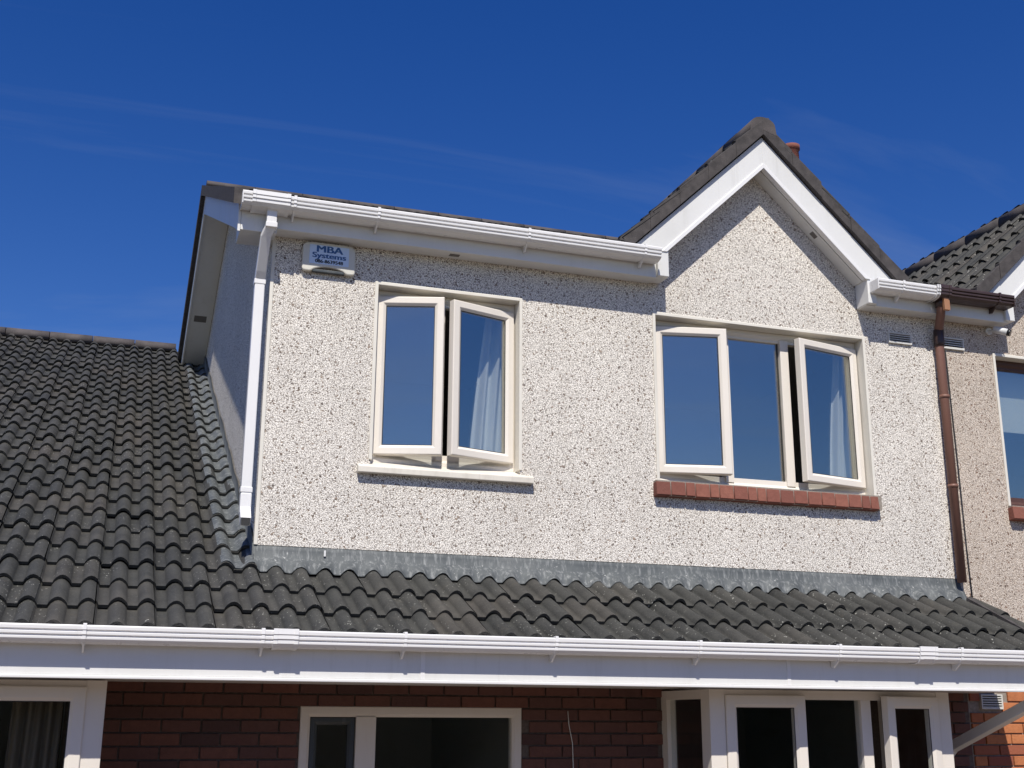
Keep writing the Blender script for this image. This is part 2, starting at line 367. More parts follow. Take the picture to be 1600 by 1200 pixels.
for k in range(0, 27):
    for j in range(-7, 22):
        cx = jx + .3*j
        right = cx+JO
        left = right-.3
        if k >= 3 and right > .03: continue
        if right > 5.2+.3: continue
        me = T_FULL
        # the columns visible in the picture are objects
        vis_left = -1.75 - .045*k
        jit = Vector((random.uniform(-.003, .003), random.uniform(-.009, .009), random.uniform(-.002, .004)))
        o = main_pt(0, k*GAU+jit.y, -HC+jit.z); o.x = cx+jit.x
        M = frame(o, ux, uy, un) @ Matrix.Rotation(random.uniform(-.011, .011), 4, 'Z') @ Matrix.Rotation(random.uniform(-.009, .009), 4, 'X')
        if right > 5.2: me = T_HALF
        if left < vis_left-.2: tile_mb(-.3+JO+.002, JO-.002, rest, M); continue
        inst(me, 'roof_tile', main_roof, M); n_obj += 1
print('main roof tile objects', n_obj)
if rest.v:
    r_ = build(rest, 'roof_tiles_beyond', 'roof_tile_field', main_roof); r_['kind'] = 'stuff'
# half tile filling beside the gable wall, leaded soakers over the last roll
LX0, LX1 = jx+.9+JO+.0, 0
def soaker_mesh():
    m = MB(); xs = [-.205+.0125*i for i in range(17)]
    f = lambda x: hprof((x-(-.022))/.15)*(.95)
    rows = []
    for y, dz in ((0, .031), (.36, .005)): rows.append([(x, y, f(x)+dz) for x in xs])
    m.grid(rows); m.grid([[(x, .003, f(x)+.0305-.012) for x in xs], rows[0]], False)
    me = bpy.data.meshes.new('soaker'); me.from_pydata(m.v, [], m.f); me.update()
    for p, q in zip(me.polygons, m.sm): p.use_smooth = q
    me.materials.append(MAT['lead']); return me
SK = soaker_mesh()
for k in range(3, 25):
    o = main_pt(0, k*GAU+.012+random.uniform(-.006, .006), -HC); o.x = random.uniform(-.006, .004)
    inst(SK, 'lead_soaker', main_roof, frame(o, ux, uy, un) @ Matrix.Rotation(random.uniform(-.02, .02), 4, 'Z'))
# step flashing on the gable side wall, overlapping lengths
s0 = 3.2*GAU
i = 0
while s0 < 25.5*GAU:
    s1 = s0+1.28; a = main_pt(0, s0, -.05); b_ = main_pt(0, min(s1, 26*GAU), -.05); m = MB(); hh = .15; off = -.010-.004*(i % 2)
    N = 14; lo = []; hi = []
    for q in range(N+1):
        t = q/N; p = a.lerp(b_, t); w = .012*math.sin(t*9+i)
        top = hh+w
        if t < .08: top *= .45+6.8*t
        lo.append((off, p.y, p.z)); hi.append((off, p.y-.02, p.z+top))
    m.grid([lo, hi]); m.grid([[(-.09, p[1], p[2]-.02) for p in lo], lo])
    build(m, 'step_flashing', 'lead', house); s0 += 1.2; i += 1
# apron flashing under the front wall
rows = []; N = 5.19/.0125
xs = [-.015+.0125*i for i in range(int(5.2/.0125)+1)]
def wob(x): return .010*math.sin(x*2.3)+.006*math.sin(x*7.1+1)+.004*math.sin(x*17)
def lead_pt(x, s, lift, drape):
    p = main_pt(0, s, -HC+lift+.024*(1-((s/GAU) % 1.0))*0+drape*hprof((x-jx)/.15)); return (x, p.y, p.z)
sW = 1.0/mc
for tt in range(7):
    r = []
    for x in xs:
        e = wob(x)
        if tt == 0: r.append((x, .006, ZB+.012))
        elif tt == 1: r.append((x, -.004+.002*math.sin(x*9), ZB-.03))
        elif tt == 2: r.append((x, -.012+.003*math.sin(x*6), ZB-HC+.004*math.sin(x*11)))
        elif tt == 3: r.append(lead_pt(x, sW-.050, .062, .12))
        elif tt == 4: r.append(lead_pt(x, sW-.078, .034, .60))
        elif tt == 5: r.append(lead_pt(x, sW-.102+e*.5, .017, .88))
        else: r.append(lead_pt(x, sW-.116+e*1.2, .012, .97))
    rows.append(r)
m = MB().grid(rows); apron = build(m, 'apron_flashing', 'lead', house)
md = apron.modifiers.new('solid', 'SOLIDIFY'); md.thickness = .004
box('flashing_clip', 'white_upvc', house, .425, .437, -.019, -.013, ZB-.055, ZB-.018)
# verge of the lower roof at the party line
m = MB(); p = [main_pt(0, -.02, -.025), main_pt(0, 3.08*GAU, -.03), main_pt(0, 3.08*GAU, -.13), main_pt(0, -.02, -.13)]
build(m.prism([(5.17, q.y, q.z) for q in p], (.05, 0, 0)), 'verge', 'tile_verge', house)
# ridge of the lower roof
rp0 = main_pt(0, 26.7*GAU, -.03)
RYx, RZx = rp0.y+.06, rp0.z+.05
m = MB().prism([(-5, RYx, RZx-.06), (-5, RYx, RZx-.1), (-5, RYx+6, RZx-.1-6*.4855), (-5, RYx+6, RZx-.06-6*.4855)], (5.0, 0, 0)); build(m, 'lower_roof_rear', 'felt', house)
pts = []
for q in range(9):
    a = math.pi*(q/8); pts.append((-.135*math.cos(a), .085*math.sin(a)))
L0 = .475
RM = None
for i in range(9):
    x1 = -.30-L0*i; x0 = x1-L0+.008
    m = MB(); m.prism([(x0, RYx+py, RZx-.05+pz) for py, pz in pts]+[(x0, RYx+.12, RZx-.09), (x0, RYx-.12, RZx-.09)], (x1-x0, 0, 0), True)
    build(m, 'ridge_tile', 'ridge_concrete', main_roof)

# ------------------------------------------------------------------ upper roofs
ut = math.atan(RT); uc, us = math.cos(ut), math.sin(ut)
def field(m, org, X, Y, Z, ncol, nrow, keep=None):
    for k in range(nrow):
        for j in range(ncol):
            o = org + X*(.3*j+.3-JO) + Y*(GAU*k)
            if keep and not keep(j, k, o): continue
            tile_mb(-.3+JO, JO, m, frame(o, X, Y, Z) @ Matrix.Rotation(random.uniform(-.008, .008), 4, 'Z') @ Matrix.Translation((0, random.uniform(-.006, .006), 0)))
nrow = int(((RY-EY)/uc)/GAU)
Yf, Zf = Vector((0, uc, us)), Vector((0, -us, uc))
Yr, Zr = Vector((0, -uc, us)), Vector((0, us, uc))
def upper_roof(x0, ncol, cx, parent, name):
    m = MB()
    def keep(j, k, o):
        xm = o.x-.13
        return not (abs(xm-cx) < 1.12 and o.y < .35)
    field(m, Vector((x0, EY, EZ))-Zf*.062, Vector((1, 0, 0)), Yf, Zf, ncol, nrow+1, keep)
    d = MB(); xe = x0+.3*ncol
    for (ya, za), (yb, zb) in (((.12, RZ-(RY-.12)*RT), (RY, RZ)), ((RY, RZ), (YB+.2, RZ-(YB+.2-RY)*RT))):
        d.prism([(x0+.02, ya, za-.075), (x0+.02, yb, zb-.075), (x0+.02, yb, zb-.13), (x0+.02, ya, za-.13)], (xe-x0-.04, 0, 0))
    for a, bx in ((x0+.02, cx-1.12), (cx+1.12, xe)):
        d.prism([(a, EY+.03, EZ-.06), (a, .119, RZ-(RY-.119)*RT-.075), (a, .119, RZ-(RY-.119)*RT-.13), (a, EY+.03, EZ-.115)], (bx-a, 0, 0))
    r = build(d, name, 'felt', parent)
    t = build(m, 'roof_tiles', 'roof_tile_field', r); t['kind'] = 'stuff'
    mr = MB(); 
    for i in range(int(ncol*.3/.475)+1):
        xa = x0+.475*i; xb = min(xa+.468, xe)
        if xb-xa < .05: continue
        m2 = MB().prism([(xa, RY+py, RZ-.04+pz) for py, pz in pts], (xb-xa, 0, 0), True); build(m2, 'ridge_tile', 'ridge_concrete', r)
    return r
up_roof = upper_roof(-.25, 18, GX, house, 'upper_roof')
nb_roof = upper_roof(5.15, 15, nb_gx, nbr, 'upper_roof')
# left gable: verge, bargeboard, soffit (front and rear slope)
def ztop(y): return RZ-abs(y-RY)*RT
def slope_board(name, mat, x0, x1, ya, yb, top, bot, parent=house, bevel=0):
    m = MB().prism([(x0, ya, ztop(ya)+top), (x0, yb, ztop(yb)+top), (x0, yb, ztop(yb)+bot), (x0, ya, ztop(ya)+bot)], (x1-x0, 0, 0)); return build(m, name, mat, parent, bevel)
slope_board('verge', 'tile_verge', -.292, -.2, EY-.02, RY, .005, -.105); slope_board('verge', 'tile_verge', -.292, -.2, RY, YB+.25, .005, -.115)
m = MB().prism([(-.25, -.14, 4.455), (-.25, -.14, ztop(-.14)-.09), (-.25, RY, RZ-.09), (-.25, RY, RZ-.30), (-.25, .14, ztop(.14)-.285)], (.018, 0, 0)); build(m, 'bargeboard', 'white_upvc', house, .003)
slope_board('bargeboard', 'white_upvc', -.25, -.232, RY, YB+.2, -.095, -.30, bevel=.003)
slope_board('verge_soffit', 'white_upvc', -.231, -.003, .14, RY, -.27, -.282); slope_board('verge_soffit', 'white_upvc', -.231, -.003, RY, YB+.1, -.27, -.282)
slope_board('soffit_vent', 'vent_dark', -.19, -.06, 5.35, 5.44, -.281, -.2835)
# boxed end of the front eave
build(MB().prism([(-.231, -.139, 4.468), (-.231, -.139, 4.66), (-.231, .15, 4.70), (-.231, .15, 4.48)], (.231, 0, 0)), 'eave_box', 'white_upvc', house, .003)

# ------------------------------------------------------------------ fascias, soffits
def fascia(x0, x1, y, z0, z1, parent, mat='white_upvc'):
    return build(MB().box(x0, x1, y, y+.018, z0, z1), 'fascia', mat, parent, .003)
fascia(-.002, 2.70, -.14, 4.503, 4.70, house); fascia(4.545, 5.10, -.14, 4.503, 4.70, house); fascia(5.104, 5.775, -.138, 4.503, 4.70, nbr)
def soffit(x0, x1, ya, yb, z, parent): return build(MB().box(x0, x1, ya, yb, z, z+.012), 'soffit', 'white_upvc', parent)
soffit(.002, 2.70, -.121, -.002, 4.506, house); soffit(4.47, 5.10, -.121, -.002, 4.506, house); soffit(5.104, 5.775, -.121, -.002, 4.506, nbr)
box('soffit_vent', 'vent_dark', house, 1.18, 1.25, -.09, -.05, 4.5035, 4.5055)
# lower canopy: fascia with bead, soffit
fascia(-6, 5.215, -.97, 1.650, 1.89, house)
build(MB().box(-6, 5.216, -.982, -.95, 1.632, 1.6495), 'fascia_bead', 'white_gutter', house, .004)
build(MB().box(-6, 5.20, -.9499, -.002, 1.646, 1.66), 'soffit', 'white_upvc', house)
for x in (.83, 3.1): box('fascia_joint', 'white_gutter', house, x-.012, x+.012, -.9735, -.969, 1.651, 1.80)

# ------------------------------------------------------------------ gutters
GP0 = [(0, .004), (-.012, .004), (-.012, -.060), (-.05, -.070), (-.082, -.052), (-.094, .0), (-.112, .003), (-.1145, -.004), (-.1135, -.020), (-.104, -.025), (-.104, -.028), (-.1105, -.031), (-.1095, -.044), (-.099, -.049), (-.099, -.052), (-.1045, -.055), (-.1035, -.066), (-.088, -.080), (-.055, -.088), (-.006, -.082), (0, -.07)]
OUT0 = [(-.100, .006), (-.118, .008), (-.119, -.020), (-.115, -.025), (-.1155, -.043), (-.110, -.048), (-.1095, -.066), (-.090, -.084), (-.055, -.092), (-.004, -.092)]
def gutter(x0, x1, y, z, parent, mat, brackets=(), couplers=(), dsc=1.0):
    GPs, OUTs = [[(py*dsc, pz) for py, pz in q] for q in (GP0, OUT0)]; GP, OUT = GPs, OUTs
    g = build(MB().prism([(x0, y+py, z+pz) for py, pz in GP], (x1-x0, 0, 0)), 'gutter', mat, parent, .0015)
    for xb in brackets:
        m = MB(); w = .018
        prof = [(xb-w/2, y+py, z+pz) for py, pz in OUT]; inner = [(xb-w/2, y+py+(.005 if i < 8 else 0), z+pz+(.0055 if i > 6 else 0)) for i, (py, pz) in enumerate(OUT)]
        m.prism(prof+inner[::-1], (w, 0, 0))
        m.prism([(xb-.005, y-.088, z-.086), (xb-.005, y-.004, z-.092), (xb-.005, y-.001, z-.122), (xb-.005, y-.030, z-.128)], (.010, 0, 0))
        m.box(xb-.009, xb+.009, y-.116, y-.085, z+.0045, z+.011)
        build(m, 'gutter_bracket', mat, g, .0015)
    for xb, w in couplers:
        m = MB()
        for k, (a, c, e) in enumerate(((-w/2, -w/2+.022, .006), (-w/2+.022, w/2-.022, .0025), (w/2-.022, w/2, .006))):
            pr = [(xb+a, y+py*(1+e*8), z+pz*(1+e*8)+ .002) for py, pz in OUT]; inn = [(xb+a, y+py+.004, z+pz+.002) for py, pz in OUT]
            m.prism(pr+inn[::-1], (c-a, 0, 0))
        build(m, 'gutter_union', mat, g, .001)
    return g
gutter(-6, 5.25, -.97, 1.884, house, 'white_gutter', [-.923-.86*k for k in (3, 2, 1)]+[-.923, -.05, .704, 1.568, 2.461, 3.399, 4.282, 5.0], [(.067, .13), (4.03, .13)])
gutter(-.237, 2.685, -.14, 4.680, house, 'white_gutter', [.091, .64, 1.689, 2.56], [(-.06, .24)], 1.24)
gutter(4.485, 5.035, -.14, 4.674, house, 'white_gutter', [4.71], [(5.02, .03)], 1.24)
gutter(5.038, 5.735, -.138, 4.682, nbr, 'brown_gutter', [5.6], [(5.09, .10)], 1.24)
box('gutter_stop', 'white_gutter', house, 4.478, 4.486, -.279, -.142, 4.592, 4.678, bevel=.003)
box('gutter_stop', 'white_gutter', house, -.243, -.236, -.279, -.142, 4.595, 4.684, bevel=.003)
box('gutter_stop', 'brown_gutter', nbr, 5.734, 5.741, -.277, -.140, 4.596, 4.686, bevel=.003)

# ------------------------------------------------------------------ front gable trim
def gable(parent, cx, tag_objs, full=True):
    y0, y1 = -.165, -.142
    oz, iz = 5.752, 5.530
    foot = 4.70
    def leg(s):
        xo = (oz-foot)/GSL; xi = (iz-foot)/GSL
        return MB().prism([(cx, y0, oz), (cx+s*xo, y0, foot), (cx+s*xi, y0, foot), (cx, y0, iz)], (0, y1-y0, 0))
    def bead(s):
        a, bb = iz+.004, 5.492; xo = (a-foot)/GSL; xi = (bb-foot)/GSL
        return MB().prism([(cx, y0-.010, a), (cx+s*xo, y0-.010, foot), (cx+s*xi, y0-.010, foot), (cx, y0-.010, bb)], (0, .05, 0))
    def soff(s):
        a, bb = 5.510, 5.498; xo = (a-foot)/GSL; xi = (bb-foot)/GSL
        return MB().prism([(cx, -.113, a), (cx+s*xo, -.113, foot), (cx+s*xi, -.113, foot), (cx, -.113, bb)], (0, .111, 0))
    for s in (-1, 1):
        bb = build(leg(s), 'bargeboard', 'white_upvc', parent, .002); build(bead(s), 'board_bead', 'white_gutter', bb, .003); build(soff(s), 'soffit', 'white_upvc', parent)
        # verge of bedded tiles, one piece for each course
        ta, tb = 5.885, 5.762; z_f = 4.735
        tot = (ta-z_f)/GSL; n = 5
        for k in range(n):
            f0, f1 = k/n, (k+1)/n
            o1 = random.uniform(0, .012); o2 = .012*(1-0)
            xa0, xa1 = cx+s*tot*(1-f0), cx+s*tot*(1-f1)
            za0, za1 = ta-GSL*abs(xa0-cx), ta-GSL*abs(xa1-cx)
            th = (ta-tb)
            st = .016
            m = MB().prism([(xa0, -.195-o1, za0+st), (xa1, -.195-o1, za1), (xa1, -.195-o1, za1-th), (xa0, -.195-o1, za0-th)], (0, .06, 0))
            build(m, 'verge_tile', 'tile_verge', parent, .004)
    # ridge
    hp = []
    for q in range(13):
        a = math.pi*(q/12); hp.append((.105*math.cos(a), .07*math.sin(a)))
    for i in range(6):
        ya = -.20+.46*i
        m = MB().prism([(cx+px, ya, 5.838+pz) for px, pz in hp]+[(cx-.115, ya, 5.765), (cx-.06, ya, 5.78), (cx, ya, 5.80), (cx+.06, ya, 5.78), (cx+.115, ya, 5.765)], (0, .453, 0), True)
        build(m, 'ridge_tile', 'ridge_concrete', parent)
    ga = math.atan(GSL); gc, gs = math.cos(ga), math.sin(ga)
    rows = 5
    ymax = lambda z: RY-(RZ-z)/RT+.15
    for s in (-1, 1):
        # slope on side s; up direction goes to the centre
        Y = Vector((-s*gc, 0, gs)); Z = Vector((s*gs, 0, gc)); X = Y.cross(Z)
        foot_x = cx+s*1.20; foot_z = 5.905-GSL*1.20
        fm = MB()
        dk = [(cx+s*1.17, foot_z+.03-.075), (cx, 5.905-.075), (cx, 5.905-.13), (cx+s*1.17, foot_z+.03-.13)]
        d = build(MB().prism([(x, -.17, z) for x, z in dk], (0, 2.7, 0)), 'gable_roof', 'felt', parent)
        for k in range(rows):
            for j in range(10):
                yb = -.2+.3*j
                zc = foot_z+GAU*k*gs+.1
                if yb > ymax(zc): continue
                org = Vector((foot_x, 0, foot_z)) + Y*(GAU*k+random.uniform(-.006, .006)) - Z*.062
                # local x runs along -y for s=-1 (X=(0,-1,0)) and +y for s=1
                org.y = yb+JO if X.y < 0 else yb+.3-JO
                if X.y < 0: org.y = yb+JO
                M = frame(org, X, Y, Z)
                if s == -1 and tag_objs: inst(T_FULL, 'roof_tile', d, M @ Matrix.Rotation(random.uniform(-.008, .008), 4, 'Z'))
                else: tile_mb(-.3+JO, JO, fm, M)
        if fm.v:
            t = build(fm, 'roof_tiles', 'roof_tile_field', d); t['kind'] = 'stuff'
gable(house, GX, False); gable(nbr, nb_gx, True)
# boxed feet of the bargeboards
def gfoot(parent, x0, x1, z0): return build(MB().box(x0, x1, -.166, -.004, z0, 4.715), 'gable_foot_box', 'white_upvc', parent, .004)
gfoot(house, 2.705, 2.79, 4.512); gfoot(house, 4.462, 4.54, 4.512); gfoot(nbr, nb_gx-.93, nb_gx-.845, 4.515)
m = MB(); xq = 4.08; zq = 5.498-GSL*(xq-GX)
build(m.prism([(xq-.02, -.088, zq+.019-.003), (xq+.02, -.088, zq-.019-.003), (xq+.02, -.088, zq-.019+.004), (xq-.02, -.088, zq+.019+.004)], (0, .045, 0)), 'soffit_vent', 'vent_dark', house)

# chimney of the neighbour
ch = MB().box(6.02, 6.60, 3.7, 4.2, 6.2, 7.50); build(ch, 'chimney', 'red_brick', nb_roof)
build(MB().box(6.0, 6.62, 3.68, 4.22, 7.50, 7.58), 'chimney_cap', 'mortar', nb_roof, .01)
def pot(x, y, z0, h):
    prof = [(.13, 0), (.125, .05), (.105, .1), (.095, h-.06), (.112, h-.05), (.112, h), (.08, h), (.08, .05)]
    m = MB(); n = 16; m.grid([[(x+r*math.cos(6.28319*k/n), y+r*math.sin(6.28319*k/n), z0+z) for k in range(n+1)] for r, z in prof]); return build(m, 'chimney_pot', 'sill_brick', nb_roof)
pot(6.51, 3.95, 7.58, .54); pot(6.18, 3.95, 7.58, .40)

# ------------------------------------------------------------------ downpipes
pd = .065
m = MB().sqtube([(-.045, -.195, 4.605), (-.045, -.195, 4.50), (-HC, -.15, 4.44), (-.072, -.02, 4.25), (-.072, .02, 4.19), (-.072, .02, 2.75)], pd, pd)
dp = build(m, 'downpipe', 'white_gutter', house, .006)
build(MB().box(-.045-.037, -.045+.037, -.232, -.158, 4.475, 4.51), 'pipe_collar', 'white_gutter', dp, .004)
for z in (4.16, 2.79): build(MB().box(-.109, -.035, -.016, .056, z, z+.035), 'pipe_collar', 'white_gutter', dp, .004)
build(MB().box(-.106, -.038, -.014, .054, 2.66, 2.785), 'pipe_shoe', 'white_gutter', dp, .004)
build(MB().sqtube([(-.072, .02, 2.69), (-.072, -.035, 2.625), (-.072, -.06, 2.60)], pd, pd), 'pipe_shoe', 'white_gutter', dp, .004)
build(MB().box(-.098, -.046, -.0835, -.0825, 2.574, 2.622), 'pipe_mouth', 'black_rubber', dp)  # thin black plate paints the shade inside the pipe opening
# brown downpipe on the party line
bp = build(MB().tube([(5.10, -.19, 4.60), (5.10, -.19, 4.535), (5.115, -.16, 4.49), (5.15, -.085, 4.415), (5.158, -.06, 4.37), (5.163, -.052, 4.30), (5.165, -.052, 2.44)], .034, 14), 'downpipe', 'brown_pipe', nbr)
build(MB().tube([(5.155, -.068, 4.40), (5.163, -.052, 4.30), (5.163, -.052, 4.27)], .041, 14), 'pipe_collar', 'brown_gutter', bp)
build(MB().tube([(5.10, -.19, 4.605), (5.10, -.19, 4.54)], .042, 14), 'pipe_collar', 'brown_gutter', bp)
build(MB().box(5.085, 5.135, -.255, -.228, 4.50, 4.60), 'pipe_bracket', 'brown_clip', bp, .003)
for z in (3.85, 3.15): build(MB().tube([(5.165, -.052, z), (5.165, -.052, z+.025)], .039, 14), 'pipe_clip', 'brown_pipe', bp)
# white swan neck from the canopy to the wall beside the bay
m = MB().sqtube([(4.99, -1.02, 1.80), (4.99, -1.02, 1.66), (4.97, -.97, 1.60), (4.885, -.13, 1.275), (4.88, -.06, 1.20), (4.88, -.06, GZ)], .068, .068); sp_ = build(m, 'downpipe', 'white_upvc', house, .006)
build(MB().box(4.953, 5.027, -1.057, -.983, 1.60, 1.66), 'pipe_collar', 'white_gutter', sp_, .004)

# ------------------------------------------------------------------ windows
def ring(m, x0, x1, z0, z1, w, yf, yb, ch=.008, bead=.014):
    return m.rectsweep(x0, x1, z0, z1, [(0, yb), (0, yf+ch*.6), (ch*.6, yf), (w-bead-.004, yf), (w-bead, yf+.003), (w, yf+bead), (w, yb)])
def sash(win, hx, hz, w, h, hinge, ang, y=.05, mat='cream_upvc', gl='coated_glass', fw=.064, gasket=True):
    # local frame: x from the hinge, y out of the wall is negative
    s = 1 if hinge == 'L' else -1
    M = Matrix.Translation((hx, y, hz)) @ Matrix.Rotation(-s*ang, 4, 'Z')
    a, b_ = (0, w) if s > 0 else (-w, 0)
    m = ring(MB(), a, b_, 0, h, fw, -.012, .045)
    o = build(m, 'sash', mat, win, .002, M=M)
    g = build(MB().box(a+fw-.004, b_-fw+.004, .008, .016, fw-.004, h-fw+.004), 'pane', gl, o if False else win, M=M)
    if gasket:
        k = MB().rectsweep(a+.004, b_-.004, .004, h-.004, [(0, .0451), (0, .052), (.012, .052), (.012, .0451)]); build(k, 'gasket', 'black_rubber', win, M=M)
        f = MB().rectsweep(a+fw-.006, b_-fw+.006, fw-.006, h-fw+.006, [(0, .0025), (0, .006), (.010, .006), (.010, .0025)]); build(f, 'glazing_gasket', 'black_rubber', win, M=M)
    return o
def reveal_trim(win, W, dep=.075, t=.016):
    x0, x1, z0, z1 = W
    m = MB()
    for a in ((x0-.012, x0+.010, z0, z1+.012), (x1-.010, x1+.012, z0, z1+.012)): m.box(a[0], a[1], -.010, dep+.04, a[2], a[3])
    m.box(x0+.010, x1-.010, -.010, dep+.04, z1-.010, z1+.012)
    return build(m, 'reveal_trim', 'cream_trim', win, .003)
# window with two casements and a white sill
def win_frame(W, yf, w=.05, mullions=(), mat='cream_upvc', parent=house, wb=.05):
    x0, x1, z0, z1 = W; x0 += .01; x1 -= .01; z1 -= .01
    m = MB(); ring(m, x0, x1, z0, z1, w, yf, yf+.07)
    for a, b_ in mullions: m.box(a, b_, yf+.001, yf+.068, z0+w-.002, z1-w+.002)
    m.box(x0+w*.8, x1-w*.8, yf+.016, yf+.066, z0+w*.8, z0+w+.035); m.box(x0+w*.8, x1-w*.8, yf+.016, yf+.066, z1-w-.02, z1-w*.8)
    return build(m, 'window', mat, parent, .002)
w1 = win_frame(W1, .095, .050, [(1.156, 1.204)]); tag(w1, 'cream two-light casement window with both sashes ajar above a white sill')
reveal_trim(w1, W1)
sash(w1, .722, 3.108, .457, 1.092, 'L', R_(17), .085); sash(w1, 1.695, 3.112, .500, 1.076, 'R', R_(17), .085)
build(MB().prism([(.613, -.052, 2.962), (.613, -.052, 3.000), (.613, -.045, 3.006), (.613, .094, 3.060), (.613, .094, 2.962)], (1.19, 0, 0)), 'window_sill', 'sill_paint', w1, .004)
w2 = win_frame(W2, .095, .050, [(3.322, 3.388), (3.826, 3.895)]); tag(w2, 'cream three-light casement window with both side sashes ajar above a brick sill')
reveal_trim(w2, W2)
sash(w2, 2.772, 3.128, .545, 1.088, 'L', R_(12), .085); sash(w2, 4.482, 3.122, .590, 1.088, 'R', R_(12), .085)
build(MB().box(3.387, 3.828, .130, .138, 3.10, 4.225), 'pane', 'coated_glass', w2)
build(MB().rectsweep(3.385, 3.822, 3.098, 4.224, [(0, .124), (0, .129), (.008, .129), (.008, .124)]), 'glazing_gasket', 'black_rubber', w2)
# brick-on-edge sill
sl_ = box('brick_sill', 'mortar', house, 2.70, 4.52, -.050, .094, 2.942, 3.048)
def brick_mesh(lx, ly, lz, mat, bev=.004):
    bm = bmesh.new(); bmesh.ops.create_cube(bm, size=1)
    for v in bm.verts: v.co = (v.co.x*lx, v.co.y*ly, v.co.z*lz)
    bmesh.ops.bevel(bm, geom=bm.edges[:], offset=bev, segments=1, affect='EDGES')
    me = bpy.data.meshes.new('brick'); bm.to_mesh(me); bm.free(); me.materials.append(MAT[mat]); return me
SB = brick_mesh(.068, .12, .098, 'sill_brick', .004); SB2 = brick_mesh(.107, .12, .098, 'sill_brick', .004)
x = 2.697
while x < 4.46:
    big = random.random() < .55 and x < 4.40
    w = .107 if big else .068
    inst(SB2 if big else SB, 'brick', sl_, Matrix.Translation((x+w/2, -.0+random.uniform(-.003, .002), 2.986+random.uniform(-.002, .002))) @ Matrix.Rotation(R_(-7)+random.uniform(-.01, .01), 4, 'X')); x += w+.006
# neighbour window with a blind
w3 = win_frame(W3, .080, .055, [(6.3, 6.36), (6.85, 6.91)], 'brown_frame', nbr); tag(w3, 'brown-framed window with a half-lowered pale blind')
reveal_trim(w3, W3)
for a, b_ in ((5.775, 6.30), (6.36, 6.85), (6.91, 7.42)): build(MB().box(a, b_, .115, .123, 3.11, 4.21), 'pane', 'coated_glass', w3)
for a in (5.72,):
    sb = box('brick_sill', 'mortar', nbr, 5.70, 7.5, -.050, .094, 2.942, 3.048)
x = 5.697
while x < 7.4:
    inst(SB2, 'brick', sb, Matrix.Translation((x+.0535, random.uniform(-.003, .002), 2.986)) @ Matrix.Rotation(R_(-7), 4, 'X')); x += .115
tag(build(MB().box(5.75, 7.45, .20, .206, 3.70, 4.24), 'roller_blind', 'blind_fabric'), 'pale grey-green roller blind half lowered behind the brown-framed window', 'blind')

# curtains
def curtain(name, x0t, x1t, x0b, x1b, z0, z1, y, mat, label, folds=5, amp=.028):
    rows = []; NX, NZ = 44, 16
    for j in range(NZ+1):
        t = j/NZ; r = []
        for i in range(NX+1):
            u = i/NX; a = x0b+(x0t-x0b)*t**1.3; b_ = x1b+(x1t-x1b)*t
            r.append((a+(b_-a)*u, y+amp*math.sin(u*folds*6.283+.6*math.sin(3*t+u))+.012*math.sin(u*17+t*4), z0+(z1-z0)*t))
        rows.append(r)
    o = build(MB().grid(rows), name, mat); o.modifiers.new('s', 'SOLIDIFY').thickness = .003
    return tag(o, label, 'curtain')
curtain('curtain', 1.56, 1.80, 1.42, 1.80, 2.75, 4.3, .26, 'curtain_sheer', 'white gathered curtain behind the two-light window above the white sill', 4)
curtain('curtain', 4.42, 4.62, 4.30, 4.60, 2.75, 4.3, .27, 'curtain_sheer', 'white gathered curtain behind the three-light window above the brick sill', 5)

# ------------------------------------------------------------------ ground floor
DW = (.332, 1.734, GZ+.05, 1.518)
wall0 = build(holed_wall(-3.0, PX, GZ, 1.68, [DW, (-2.4, -1.0, -.2, 1.60), (2.78, 4.40, -.2, 1.60)], .010, .1), 'ground_floor_wall', 'mortar_dark', house)
wallN = build(holed_wall(PX, 9.6, GZ, 1.92, [], .010, .1), 'ground_floor_wall', 'mortar', nbr)
BR = brick_mesh(.215, .03, .065, 'red_brick', .003); BH = brick_mesh(.1025, .03, .065, 'red_brick', .003)
ON = brick_mesh(.215, .03, .065, 'orange_brick', .003); OH = brick_mesh(.1025, .03, .065, 'orange_brick', .003)
def lay(x0, x1, z0, z1, parent, full, half, skip=(), phase=0):
    nb = 0; k = 0; z = z0
    while z < z1-.02:
        x = x0 - (0 if (k+phase) % 2 else .1125)
        while x < x1:
            a, b_ = max(x, x0), min(x+.215, x1)
            w = b_-a
            if w > .06 and not any(q[0]-.005 < (a+b_)/2 < q[1]+.005 and q[2] < z+.03 < q[3] for q in skip):
                clash = [q for q in skip if a < q[1] and b_ > q[0] and q[2] < z+.03 < q[3]]
                for q in clash:
                    if a < q[0]: b_ = q[0]-.004
                    else: a = q[1]+.004
                w = b_-a
                if w > .03:
                    me = full if w > .16 else half
                    base = .215 if me is full else .1025
                    M = Matrix.Translation(((a+b_)/2, .010+random.uniform(-.003, .002), z+.0325)) @ Matrix.Rotation(random.uniform(-.006, .006), 4, 'Y') @ Matrix.Diagonal((w/base, 1, 1, 1))
                    inst(me, 'brick', parent, M); nb += 1
            x += .225
        z += .075; k += 1
    return nb
ZR = 1.518-.075*10
n1 = lay(-.80, 2.72, ZR, 1.64, wall0, BR, BH, [(DW[0], DW[1], GZ, DW[3])])
n2 = lay(4.455, PX-.01, ZR, 1.64, wall0, BR, BH, []); 
VT = (5.265, 5.455, 1.535, 1.640)
n3 = lay(PX+.01, 6.6, ZR, 1.86, wallN, ON, OH, [VT], 1)
print('bricks', n1, n2, n3)
room(-2.9, 2.0, .112, 3.2, GZ+.01, 1.62, house); room(2.02, PX-.05, .112, 3.2, GZ+.01, 1.62, house)
